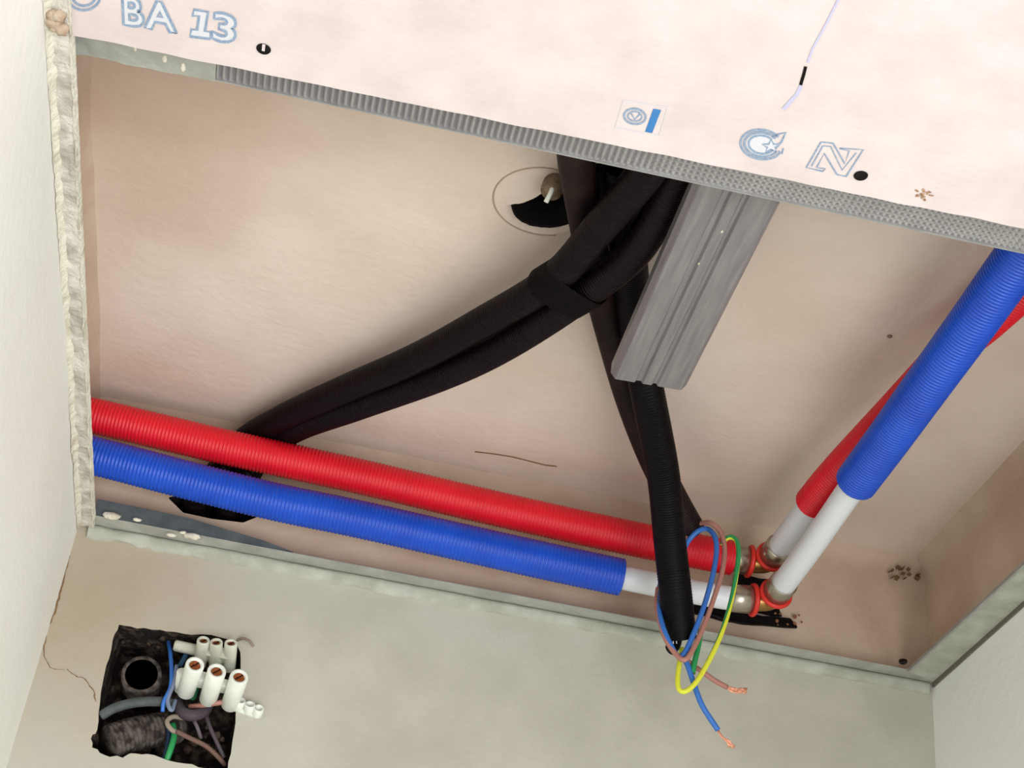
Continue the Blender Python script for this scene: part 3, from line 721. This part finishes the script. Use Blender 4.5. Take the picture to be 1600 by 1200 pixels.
# terminal blocks
def pole(parent, a, b, r, m=m_white, screw=True):
    """barrel from deep point a to open mouth b, with a wall, a recessed brass screw and a slot"""
    d = (b-a).normalized(); L = (b-a).length; bm = bmesh.new()
    lathe(bm, a, d, [(0, r*.86), (.0008, r*.97), (L-.0006, r), (L, r*.92), (L, r*.66), (L-.003, r*.62), (L-.003, 0)], 20)
    p = obj('pole', bm, m, parent, True)
    for pol in p.data.polygons: pol.use_smooth = True
    if screw:
        bm = bmesh.new(); lathe(bm, a+d*(L-.0029), d, [(0, r*.58), (.0018, r*.56), (.0020, r*.3), (.0012, 0)], 14); obj('screw', bm, m_brassdirt, p)
        bm = bmesh.new(); u = d.orthogonal().normalized(); v = d.cross(u); c_ = a+d*(L-.0008); k = r*.5
        prism(bm, [c_+u*k+v*.0003, c_-u*k+v*.0003, c_-u*k-v*.0003, c_+u*k-v*.0003], d*.0003); obj('slot', bm, m_screw, p)
    return p
tbk = thing('terminal_block', 'white three pole terminal block with brass screws at the front of the wall hole', 'terminal block', aty(330, 1070, -.006))
fronts = [((290, 1082), (305, 1038)), ((325, 1094), (339, 1048)), ((359, 1102), (374, 1057))]
for (ax_, ay_), (bx_, by_) in fronts: pole(tbk, aty(ax_, ay_, .001), aty(bx_, by_, -.030), .0056)
for (a0, b0) in (((290, 1082), (325, 1094)), ((325, 1094), (359, 1102))):
    bm = bmesh.new(); A_ = aty(a0[0]+6, a0[1]-22, -.008); B_ = aty(b0[0]+6, b0[1]-22, -.008); v = (B_-A_).normalized()
    box(bm, (A_.x+.002, -.015, min(A_.z, B_.z)-.001), (B_.x-.002, -.004, max(A_.z, B_.z)+.003)); obj('bridge', bm, m_white, tbk)
bm = bmesh.new(); p = aty(284, 1062, -.003); lathe(bm, p+Vector((0, .008, -.004)), (aty(287, 1040, -.014)-p), [(0, .003), (.001, .0036), (.016, .0036), (.0165, .003)], 16); obj('wire_entry', bm, m_white, tbk, True)
tb2 = thing('terminal_block', 'yellowish white three pole terminal block behind and above the front one', 'terminal block', aty(338, 1020, 0), 'white terminal blocks')
for a_, b_ in (((312, 1040), (318, 1000)), ((336, 1044), (338, 1003)), ((358, 1046), (361, 1004))): pole(tb2, aty(*a_, .008), aty(*b_, -.011), .0040, m_clear)
bm = bmesh.new(); A_ = aty(311, 1030, .004); B_ = aty(360, 1034, .004); box(bm, (A_.x, -.004, min(A_.z, B_.z)), (B_.x, .006, max(A_.z, B_.z)+.005)); obj('bridge', bm, m_clear, tb2)
bm = bmesh.new(); lathe(bm, aty(272, 1008, .006), (1, 0, -.05), [(0, .0028), (.001, .0036), (.018, .0036), (.019, .003)], 14); obj('side_lug', bm, m_clear, tb2, True)
tb3 = thing('terminal_block', 'small white terminal strip sticking out right of the wall hole', 'terminal block', aty(390, 1104, -.004), 'white terminal blocks')
for a_, b_ in (((372, 1108), (376, 1094)), ((388, 1114), (391, 1100)), ((401, 1118), (405, 1106))): pole(tb3, aty(*a_, .0), aty(*b_, -.006), .0033, m_white, False)
bm = bmesh.new(); A_ = aty(362, 1104, -.002); B_ = aty(402, 1117, -.002); prism(bm, [A_+Vector((0, 0, .0018)), B_+Vector((0, 0, .0018)), B_+Vector((0, 0, -.0018)), A_+Vector((0, 0, -.0018))], (0, .002, 0)); obj('bridge', bm, m_white, tb3)
loose('electric_wire', 'short curled grey brown wire poking out of the top right corner of the wall hole', mat('greybrown_wire', (150, 132, 122), .6), [(366, 1004, .004), (378, 998, -.004), (389, 1001, -.008), (396, 1010, -.008)], .0009)

# ------------------------------------------------------------------ cracks in the back wall
def crack(pxs, w_):
    bm = bmesh.new(); P = []
    for a, b in zip(pxs, pxs[1:]):
        for k in range(5): t_ = k/5; P.append((a[0]+(b[0]-a[0])*t_+random.uniform(-1.2, 1.2), a[1]+(b[1]-a[1])*t_+random.uniform(-1.2, 1.2)))
    P.append(pxs[-1])
    for (x0, y0), (x1, y1) in zip(P, P[1:]):
        ww = w_*random.uniform(.4, 1.2)
        prism(bm, [aty(x0-ww, y0, -.0004), aty(x1-ww, y1, -.0004), aty(x1+ww, y1, -.0004), aty(x0+ww, y0, -.0004)], (0, .0003, 0))
    obj('crack', bm, m_crack, wall_b)
crack([(112, 832), (106, 880), (96, 920), (86, 955), (78, 975)], 1.6)
crack([(104, 1046), (118, 1056), (132, 1060), (146, 1078), (150, 1096)], 1.0)
crack([(72, 990), (68, 1020), (78, 1044), (100, 1046)], .8)

def upper_crack(pxs, w_, y):
    bm = bmesh.new()
    for (x0, y0), (x1, y1) in zip(pxs, pxs[1:]):
        ww = w_*random.uniform(.5, 1.2)
        prism(bm, [aty(x0, y0-ww, y), aty(x1, y1-ww, y), aty(x1, y1+ww, y), aty(x0, y0+ww, y)], (0, .0006, 0))
    return bm
bm = bmesh.new()
for i in range(22):
    x, y = random.uniform(1392, 1440), random.uniform(884, 906)
    p = aty(x, y, -.0045); q = aty(x+random.uniform(-8, 8), y+random.uniform(-5, 5), -.0045); k = Vector((.00014, 0, .00014))
    prism(bm, [p-k, q-k, q+k, p+k], (0, .004, 0))
sc = obj('corner_scuffs', bm, m_crack, wall_b); sc['kind'] = 'stuff'

bm = bmesh.new()
for (x0, y0), (x1, y1) in zip([(742, 706), (768, 709), (800, 714), (828, 721), (852, 727)], [(768, 709), (800, 714), (828, 721), (852, 727), (870, 729)]):
    prism(bm, [atz(x0, y0-.8, D-.0003), atz(x1, y1-.7, D-.0003), atz(x1, y1+.7, D-.0003), atz(x0, y0+.8, D-.0003)], (0, 0, .0006))
obj('crack', bm, m_crack, slab)
bm = bmesh.new()
for i in range(5):
    p = atz(random.uniform(80, 98), random.uniform(22, 50), -.003); q = bmesh.ops.create_icosphere(bm, subdivisions=2, radius=random.uniform(.0018, .0032))
    for v in q['verts']: v.co = v.co*(1+.6*noise.noise(v.co*500+p*60))+p
lump = obj('plaster_lump', bm, mat('brown_lump', (176, 152, 128), .95, 0, (204, 190, 172), 200, .4), t3, True); lump['kind'] = 'stuff'
